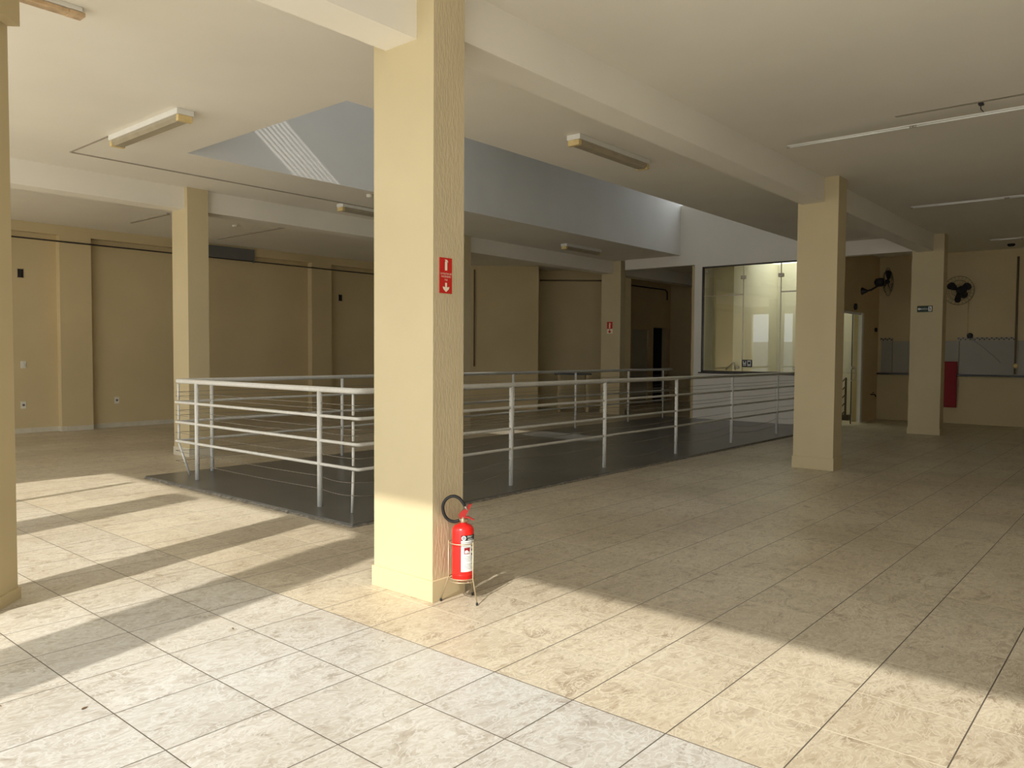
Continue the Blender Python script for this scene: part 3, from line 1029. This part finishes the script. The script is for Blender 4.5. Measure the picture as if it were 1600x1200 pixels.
# ------------------------------------------------------------------ wall fans
def fan(base, wall_n, pivot, axis, lab, spin=0.0):
    """base point on the wall, outward normal, motor centre and the way the blades face."""
    t = thing('wall_fan', base, lab, 'fan', 'black three-bladed wall fans')
    bz, n, pv, ax = Vector(base), Vector(wall_n), Vector(pivot), Vector(axis).normalized()
    bm = B()
    add_lathe(bm, [(0.085, 0), (0.08, 0.02), (0.035, 0.10), (0.03, 0.12)], 20, bz, n)
    obj('wall_mount', bm, M_DARKP, t)
    tube_obj('arm', [bz + n * 0.1, bz + n * 0.2 + Vector((0, 0, 0.02)), pv - ax * 0.05 - Vector((0, 0, 0.06)), pv - ax * 0.04], 0.022, M_DARKP, t, 10)
    bm = B()
    add_lathe(bm, [(0.03, -0.15), (0.085, -0.12), (0.10, -0.03), (0.09, 0.03), (0.03, 0.05)], 24, pv, ax)
    obj('motor', bm, M_DARKP, t)
    u = ax.orthogonal().normalized()
    u = (Vector((0, 0, 1)) - ax * ax.z).normalized()
    v = ax.cross(u)
    hub = pv + ax * 0.13
    bm = B()
    add_lathe(bm, [(0.02, -0.06), (0.05, -0.05), (0.055, 0.0), (0.02, 0.035)], 20, hub, ax)
    obj('hub', bm, M_DARKP, t)
    for k in range(3):
        a = spin + k * 2 * PI / 3
        rad = u * math.cos(a) + v * math.sin(a)
        tan = -u * math.sin(a) + v * math.cos(a)
        outline = [(0.04, -0.02), (0.10, -0.055), (0.18, -0.085), (0.24, -0.07), (0.265, -0.01), (0.25, 0.05), (0.19, 0.075), (0.11, 0.055), (0.04, 0.02)]
        bm = B()
        top, bot = [], []
        for r_, w_ in outline:
            p_ = hub + rad * r_ + tan * w_ + ax * (w_ * 0.45)
            top.append(bm.verts.new(p_ + ax * 0.004))
            bot.append(bm.verts.new(p_ - ax * 0.004))
        bm.faces.new(top)
        bm.faces.new(bot[::-1])
        for i in range(len(top)):
            j = (i + 1) % len(top)
            bm.faces.new((top[i], bot[i], bot[j], top[j]))
        obj('blade', bm, M_DARKP, t)
    # guard: rings and thin spokes front and back
    bm = B()
    R_ = 0.31
    for rr, dz in ((R_, 0.0), (0.22, 0.055), (0.12, 0.075), (0.22, -0.055)):
        add_tube(bm, [hub + ax * dz + (u * math.cos(2 * PI * i / 36) + v * math.sin(2 * PI * i / 36)) * rr for i in range(36)], 0.003 if rr < R_ else 0.005, 5, closed=True)
    for i in range(24):
        d = u * math.cos(2 * PI * i / 24) + v * math.sin(2 * PI * i / 24)
        for sg in (1, -1):
            add_tube(bm, [hub + d * 0.05 + ax * 0.085 * sg, hub + d * 0.2 + ax * 0.062 * sg, hub + d * R_], 0.0016, 4)
    obj('guard', bm, M_GUARD, t)
    return t


fan((18.25, 5.3, 2.93), (0, -1, 0), (18.40, 4.93, 3.12), (0.55, -1, 0.05), 'black wall fan seen side-on above the glass door', 0.35)
fan((19.6, 3.55, 2.86), (-1, 0, 0), (19.30, 3.55, 2.93), (-1, 0.15, -0.05), 'black wall fan facing the camera, right of the exit-sign column', PI / 1.02)
conduit([(19.58, 3.45, 2.0), (19.58, 3.45, 2.75)], 0.006, 'thin cable below the fan facing the camera', M_YELL)
bm = B()
add_lathe(bm, [(0.02, 0), (0.06, 0.01), (0.06, 0.05), (0.03, 0.06)], 16, (19.6, 3.40, 1.95), (-1, 0, 0))
tag(obj('fan_control', bm, M_DARKP), 'dark round fan control above the white tiles', 'fan control')

# ------------------------------------------------------------------ tiled strip and ledge on the end wall
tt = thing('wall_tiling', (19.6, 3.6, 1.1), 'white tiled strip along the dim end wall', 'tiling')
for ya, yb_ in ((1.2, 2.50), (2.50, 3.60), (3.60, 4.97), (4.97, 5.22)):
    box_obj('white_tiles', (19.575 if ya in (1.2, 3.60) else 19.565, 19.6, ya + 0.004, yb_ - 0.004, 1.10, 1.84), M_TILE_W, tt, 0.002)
for ya, yb_ in ((2.55, 3.64), (4.97, 5.24)):
    bm = B()
    n_t = max(2, int((yb_ - ya) / 0.045))
    for i in range(n_t):
        y = ya + (yb_ - ya) * i / n_t
        add_box(bm, 19.56, 19.6, y, y + 0.045, 1.845, 1.915)
    o = obj('border_tiles', bm, M_DIFF, tt)
    bm = B()
    for i in range(n_t):
        y = ya + (yb_ - ya) * (i + 0.5) / n_t
        z = 1.865 + 0.028 * (i % 2)
        add_box(bm, 19.556, 19.56, y - 0.018, y + 0.018, z - 0.01, z + 0.016)
    obj('border_pattern', bm, M_GRANITE, tt)
for la, lb in ((1.2, 3.61), (3.95, 5.28)):
    box_obj('ledge', (19.46, 19.599, la, lb, 1.06, 1.10), M_GRANITE, tt, 0.004)
tag(tube_obj('loose_cable', [(19.545, 3.40, 1.90), (19.55, 3.2, 1.75), (19.55, 2.95, 1.52), (19.55, 2.80, 1.36)], 0.005, M_CABLE, None, 6), 'loose thin cable slanting across the white tiles', 'cable')
# red panel
rp = thing('fire_cabinet', (19.6, 3.76, 0.36), 'tall red metal cabinet on the end wall beside the exit-sign column', 'cabinet')
box_obj('cabinet_body', (19.48, 19.563, 3.62, 3.94, 0.36, 1.38), M_REDDARK, rp, 0.006)
box_obj('cabinet_door', (19.465, 19.48, 3.64, 3.92, 0.38, 1.36), M_REDDARK, rp, 0.004)

# counter by the slanted wall
cp0, cp1 = along(20.0, 868), along(20.0, 925)
ct = thing('counter', (cp0.x, cp0.y, 0), 'dark counter shelf in front of the slanted wall', 'counter')
bm = B()
add_obox(bm, cp0, cp1, 0.45, 0.95, 1.0, 1)
obj('counter_top', bm, M_GRANITE, ct)
for q_ in (cp0.lerp(cp1, 0.08), cp0.lerp(cp1, 0.85)):
    bm = B()
    add_obox(bm, q_, q_ + (cp1 - cp0).normalized() * 0.06, 0.40, 0, 0.95, 1)
    obj('counter_leg', bm, M_CREAM2, ct)


# ------------------------------------------------------------------ signs
def text_mesh(s, size):
    cu = bpy.data.curves.new('tmp', 'FONT')
    cu.body = s
    cu.size = size
    cu.align_x = 'CENTER'
    cu.align_y = 'CENTER'
    cu.fill_mode = 'FRONT'
    o = bpy.data.objects.new('tmp', cu)
    COL.objects.link(o)
    dg = bpy.context.evaluated_depsgraph_get()
    dg.update()
    me = bpy.data.meshes.new_from_object(o.evaluated_get(dg))
    bpy.data.objects.remove(o)
    vs = [v.co.copy() for v in me.vertices]
    fs = [tuple(p_.vertices) for p_ in me.polygons]
    bpy.data.meshes.remove(me)
    return vs, fs


def put_text(bm, s, size, place, sx=1.0):
    vs, fs = text_mesh(s, size)
    nv = [bm.verts.new(place(v.x * sx, v.y)) for v in vs]
    for f in fs:
        try:
            bm.faces.new([nv[i] for i in f])
        except ValueError:
            pass


def poly(bm, pts, place):
    bm.faces.new([bm.verts.new(place(a, b_)) for a, b_ in pts])


def ext_icon(bm, place, s):
    poly(bm, [(a * s, b_ * s) for a, b_ in ((-0.15, -0.5), (0.15, -0.5), (0.15, 0.25), (0.08, 0.34), (0.05, 0.37), (0.13, 0.35), (0.18, 0.26), (0.27, 0.22), (0.21, 0.39),
                                            (0.07, 0.47), (-0.18, 0.47), (-0.17, 0.42), (-0.05, 0.41), (-0.05, 0.37), (-0.08, 0.34), (-0.15, 0.25))], place)


def arrow_down(bm, place, s):
    poly(bm, [(a * s, b_ * s) for a, b_ in ((-0.14, 0.5), (0.14, 0.5), (0.14, 0.02), (0.5, 0.08), (0.42, -0.18), (0.0, -0.5), (-0.42, -0.18), (-0.5, 0.08), (-0.14, 0.02))], place)


# extinguisher sign on the near column (face at y = 3.345, looking to -y)
sg = thing('extinguisher_sign', (3.316, 3.345, 1.965), 'red upright extinguisher sign with down arrow on the nearest column', 'sign')
box_obj('sign_plate', (3.264, 3.368, 3.340, 3.345, 1.858, 2.070), M_REDSIGN, sg, 0.001)
bm = B()
ff = 3.3385
ext_icon(bm, lambda a, b_: (3.316 + a, ff, 2.028 + b_), 0.066)
obj('pictogram', bm, M_SIGNW, sg)
bm = B()
arrow_down(bm, lambda a, b_: (3.316 + a, ff, 1.893 + b_), 0.056)
obj('arrow', bm, M_SIGNW, sg)
bm = B()
put_text(bm, 'EXTINTOR DE', 0.0145, lambda a, b_: (3.316 + a, ff, 1.974 + b_))
put_text(bm, 'INC\u00caNDIO', 0.0145, lambda a, b_: (3.316 + a, ff, 1.957 + b_), 1.15)
put_text(bm, 'PQS', 0.0145, lambda a, b_: (3.316 + a, ff, 1.938 + b_))
obj('lettering', bm, M_SIGNW, sg)
# second extinguisher sign on the far column (face x = 16.4 looking to -x)
sg = thing('extinguisher_sign', (16.4, 10.72, 2.14), 'small red and white extinguisher sign on the far column beyond the railing', 'sign')
box_obj('sign_plate', (16.392, 16.398, 10.64, 10.80, 2.01, 2.30), M_SIGNW, sg, 0.001)
box_obj('red_field', (16.389, 16.392, 10.64, 10.80, 2.125, 2.30), M_REDSIGN, sg)
bm = B()
ext_icon(bm, lambda a, b_: (16.387, 10.72 - a, 2.21 + b_), 0.14)
obj('pictogram', bm, M_SIGNW, sg)
bm = B()
arrow_down(bm, lambda a, b_: (16.387, 10.72 - a, 2.065 + b_), 0.09)
obj('arrow', bm, M_REDSIGN, sg)
# exit sign
sg = thing('exit_sign', (16.4, 3.61, 2.39), 'small dark green exit sign with white arrow on the far right column', 'sign')
box_obj('sign_plate', (16.392, 16.398, 3.48, 3.745, 2.335, 2.455), M_DARKGRN, sg, 0.001)
pl = lambda a, b_: (16.3895, 3.6125 - a, 2.395 + b_)
bm = B()
poly(bm, [(-0.125, 0), (-0.095, 0.028), (-0.095, 0.012), (-0.065, 0.012), (-0.065, -0.012), (-0.095, -0.012), (-0.095, -0.028)], pl)
obj('arrow', bm, M_LABEL, sg)
bm = B()
put_text(bm, 'SA\u00cdDA', 0.042, lambda a, b_: pl(a - 0.005, b_ - 0.002))
obj('lettering', bm, M_LABEL, sg)
bm = B()
poly(bm, [(0.062, -0.045), (0.118, -0.045), (0.118, 0.045), (0.062, 0.045)], pl)
obj('white_field', bm, M_LABEL, sg)
bm = B()
pm = lambda a, b_: (16.388, 3.6125 - a, 2.395 + b_)
poly(bm, [(0.084 + 0.009 * math.cos(k), 0.030 + 0.009 * math.sin(k)) for k in [i * PI / 4 for i in range(8)]], pm)
poly(bm, [(0.078, 0.018), (0.096, 0.018), (0.100, -0.008), (0.084, -0.008)], pm)
poly(bm, [(0.084, -0.008), (0.092, -0.008), (0.078, -0.038), (0.070, -0.038)], pm)
poly(bm, [(0.092, -0.008), (0.100, -0.008), (0.112, -0.034), (0.104, -0.036)], pm)
obj('running_figure', bm, M_DARKGRN, sg)

# ------------------------------------------------------------------ fire extinguisher and its stand
EX = Vector((3.356, 3.228, 0))
ex = thing('fire_extinguisher', (EX.x, EX.y, 0.135), 'red fire extinguisher with black hose and white label in a wire stand', 'fire extinguisher')
R = 0.066
bm = B()
prof = [(0.050, 0.135), (0.062, 0.138), (R, 0.148), (R, 0.432), (0.0635, 0.446), (0.056, 0.458), (0.042, 0.467), (0.024, 0.473), (0.022, 0.480)]
add_lathe(bm, prof, 48, EX)
add_lathe(bm, [(R, 0.1695), (R + 0.0012, 0.171), (R + 0.0012, 0.174), (R, 0.1755)], 48, EX)
obj('cylinder', bm, M_RED, ex)
# label wrapped round the body, centred to the right of the camera direction
view = math.atan2(-EX.y, -EX.x)
LC = view + 0.62


def wrap(rad):
    def f(a, z):
        th = LC + a / R
        return (EX.x + rad * math.cos(th), EX.y + rad * math.sin(th), z)
    return f


def curved_patch(bm, a0, a1, z0, z1, rad, n=20):
    f = wrap(rad)
    lo = [bm.verts.new(f(a0 + (a1 - a0) * i / n, z0)) for i in range(n + 1)]
    hi = [bm.verts.new(f(a0 + (a1 - a0) * i / n, z1)) for i in range(n + 1)]
    for i in range(n):
        fc = bm.faces.new((lo[i], lo[i + 1], hi[i + 1], hi[i]))
        fc.smooth = True


bm = B()
curved_patch(bm, -0.052, 0.055, 0.195, 0.382, R + 0.0008)
lbl = obj('label', bm, M_LABEL, ex)
bm = B()
curved_patch(bm, -0.052, 0.055, 0.382, 0.414, R + 0.0008)
obj('label_band', bm, M_BLACK, ex)
bm = B()
w1 = wrap(R + 0.0016)
for r0, r1 in ((0.008, 0.0135),):
    K = 24
    a_ = [bm.verts.new(w1(-0.036 + r0 * math.cos(2 * PI * i / K), 0.398 + r0 * math.sin(2 * PI * i / K))) for i in range(K)]
    b_ = [bm.verts.new(w1(-0.036 + r1 * math.cos(2 * PI * i / K), 0.398 + r1 * math.sin(2 * PI * i / K))) for i in range(K)]
    for i in range(K):
        bm.faces.new((a_[i], a_[(i + 1) % K], b_[(i + 1) % K], b_[i]))
poly(bm, [(-0.036, 0.4035), (-0.0315, 0.398), (-0.036, 0.3925), (-0.0405, 0.398)], w1)
put_text(bm, 'FREY', 0.017, lambda a, b2: w1(a + 0.006, 0.404 + b2), 1.1)
for k in range(2):
    curved_patch(bm, -0.012, 0.030, 0.3905 - k * 0.005, 0.3925 - k * 0.005, R + 0.0016, 8)
obj('band_lettering', bm, M_LABEL, ex)
bm = B()
for k in range(3):
    z = 0.372 - k * 0.006
    for j in range(9):
        a0_ = -0.046 + j * 0.009
        curved_patch(bm, a0_, a0_ + 0.0065, z, z + 0.0022, R + 0.0016, 2)
for k in range(9):
    z = 0.286 - k * 0.0092
    if k == 4:
        continue
    for j in range(8 if k % 3 else 6):
        a0_ = -0.040 + j * 0.0095
        curved_patch(bm, a0_, a0_ + 0.007, z, z + 0.002, R + 0.0016, 2)
for z in (0.345, 0.318, 0.292):
    curved_patch(bm, 0.012, 0.022, z, z + 0.012, R + 0.0016, 3)
obj('label_print', bm, M_GREYP, ex)
bm = B()
curved_patch(bm, -0.034, 0.002, 0.302, 0.340, R + 0.0016, 8)
obj('label_picture', bm, M_REDDARK, ex)
bm = B()
w2 = wrap(R + 0.0024)
poly(bm, [(-0.030, 0.306), (-0.014, 0.306), (-0.008, 0.318), (-0.016, 0.326), (-0.029, 0.322)], w2)
poly(bm, [(-0.010, 0.306), (-0.002, 0.306), (-0.001, 0.316), (-0.006, 0.318)], w2)
obj('picture_figure', bm, M_LABEL, ex)
# valve, levers
RVc = Vector((0.647, -0.762, 0))         # sideways direction as the extinguisher is set


def ep(s, z, d=0.0):
    v = EX + RVc * s + Vector((-0.762, -0.647, 0)) * d
    return Vector((v.x, v.y, z))


bm = B()
add_lathe(bm, [(0.016, 0.478), (0.018, 0.482), (0.018, 0.500), (0.012, 0.504), (0.012, 0.515)], 20, EX)
add_tube(bm, [ep(-0.035, 0.493), ep(0.03, 0.493)], 0.011, 12)
obj('valve', bm, M_WIRE, ex)
bm = B()
a_ = [(-0.018, 0.505), (0.012, 0.508), (0.022, 0.53), (0.040, 0.565), (0.052, 0.590), (0.036, 0.592), (0.018, 0.566), (-0.012, 0.545), (-0.026, 0.525)]
lo = [bm.verts.new(ep(s_, z_, 0.011)) for s_, z_ in a_]
hi = [bm.verts.new(ep(s_, z_, -0.011)) for s_, z_ in a_]
bm.faces.new(lo); bm.faces.new(hi[::-1])
for i in range(len(a_)):
    j = (i + 1) % len(a_)
    bm.faces.new((lo[i], hi[i], hi[j], lo[j]))
obj('lever', bm, M_REDSIGN, ex)
bm = B()
a_ = [(0.010, 0.512), (0.030, 0.518), (0.068, 0.497), (0.064, 0.492), (0.030, 0.508), (0.010, 0.505)]
lo = [bm.verts.new(ep(s_, z_, 0.009)) for s_, z_ in a_]
hi = [bm.verts.new(ep(s_, z_, -0.009)) for s_, z_ in a_]
bm.faces.new(lo); bm.faces.new(hi[::-1])
for i in range(len(a_)):
    j = (i + 1) % len(a_)
    bm.faces.new((lo[i], hi[i], hi[j], lo[j]))
obj('carry_handle', bm, M_REDSIGN, ex)
px = [(719, 812.5), (712, 814.5), (704, 812.5), (698, 807), (694.5, 799), (693.5, 790), (696.5, 781), (703, 775), (711, 773), (718.5, 775.5), (724, 781), (728.5, 788)]
hp = [ep((x - 725) * 0.0038, 0.474 + (820 - y) * 0.0038 - 0.008, 0.012 + 0.003 * i) for i, (x, y) in enumerate(px)]
sm = []
for i in range(len(hp) - 1):
    p0 = hp[max(i - 1, 0)]; p1 = hp[i]; p2 = hp[i + 1]; p3 = hp[min(i + 2, len(hp) - 1)]
    for k in range(4):
        t_ = k / 4
        sm.append(0.5 * ((2 * p1) + (-p0 + p2) * t_ + (2 * p0 - 5 * p1 + 4 * p2 - p3) * t_ ** 2 + (-p0 + 3 * p1 - 3 * p2 + p3) * t_ ** 3))
sm.append(hp[-1])
tube_obj('hose', sm, 0.0095, M_BLACK, ex, 12)
tube_obj('nozzle', [hp[-1], hp[-1] + (hp[-1] - hp[-2]).normalized() * 0.028], [0.008, 0.006], M_STEEL, ex, 10)

st = thing('extinguisher_stand', (EX.x, EX.y, 0), 'three-legged wire stand holding the red extinguisher', 'stand')
feet = [Vector((3.268, 3.326, 0)), Vector((3.350, 3.105, 0)), Vector((3.480, 3.262, 0))]
RR = 0.083
for zc in (0.150, 0.362):
    tube_obj('ring', [(EX.x + RR * math.cos(2 * PI * i / 40), EX.y + RR * math.sin(2 * PI * i / 40), zc) for i in range(40)], 0.0032, M_WIRE, st, 8, closed=True)
bm = B()
for k in range(3):
    a = k * PI / 3 + 0.3
    add_tube(bm, [(EX.x + RR * math.cos(a), EX.y + RR * math.sin(a), 0.1295), (EX.x - RR * math.cos(a), EX.y - RR * math.sin(a), 0.1295)], 0.003, 6)
add_tube(bm, [(EX.x + RR * math.cos(2 * PI * i / 40), EX.y + RR * math.sin(2 * PI * i / 40), 0.1325) for i in range(40)], 0.003, 8, closed=True)
obj('support_cross', bm, M_WIRE, st)
for f in feet:
    d = (f - Vector((EX.x, EX.y, 0))).normalized()
    top = Vector((EX.x, EX.y, 0)) + d * (RR + 0.004)
    leg = tube_obj('leg', [top + Vector((0, 0, 0.372)), top + Vector((0, 0, 0.15)), Vector((f.x, f.y, 0.014))], 0.0038, M_WIRE, st, 8)
    bm = B()
    add_lathe(bm, [(0.006, 0.0), (0.007, 0.004), (0.007, 0.014), (0.004, 0.018)], 12, (f.x, f.y, 0.0))
    ft = obj('rubber_foot', bm, M_BLACK, leg)
    ft.matrix_parent_inverse = Matrix()

# ------------------------------------------------------------------ dry leaves blown onto the floor
def leaf(x, y, size, rot, lab):
    bm = B()
    pts = [(-1.0, 0.0), (-0.5, 0.32), (0.1, 0.36), (0.7, 0.16), (1.15, 0.0), (0.7, -0.2), (0.0, -0.34), (-0.6, -0.26)]
    ring = []
    for a, b_ in pts:
        xx, yy = a * size, b_ * size
        ring.append(bm.verts.new((x + xx * math.cos(rot) - yy * math.sin(rot), y + xx * math.sin(rot) + yy * math.cos(rot), 0.002 + abs(b_) * size * 0.5)))
    mid = [bm.verts.new((x + a * size * math.cos(rot), y + a * size * math.sin(rot), 0.001)) for a in (-0.45, 0.3)]
    bm.faces.new((ring[0], ring[1], mid[0])); bm.faces.new((ring[1], ring[2], mid[1], mid[0])); bm.faces.new((ring[2], ring[3], mid[1]))
    bm.faces.new((ring[3], ring[4], mid[1])); bm.faces.new((ring[4], ring[5], mid[1])); bm.faces.new((ring[5], ring[6], mid[1]))
    bm.faces.new((ring[6], ring[7], mid[0], mid[1])); bm.faces.new((ring[7], ring[0], mid[0]))
    o = obj('dry_leaf', bm, M_LEAF)
    md = o.modifiers.new('thickness', 'SOLIDIFY')
    md.thickness = 0.0008
    tag(o, lab, 'leaf', 'dry leaves on the floor tiles')


leaf(1.285, 3.43, 0.016, 0.4, 'brown dry leaf lying near the left edge in front of the wide shadow stripe')
leaf(2.19, 3.83, 0.012, 1.2, 'dark scrap of leaf beside the wide shadow stripe, left of the nearest column')
leaf(1.06, 3.72, 0.012, 2.0, 'tiny dark scrap of leaf at the left edge of the floor')
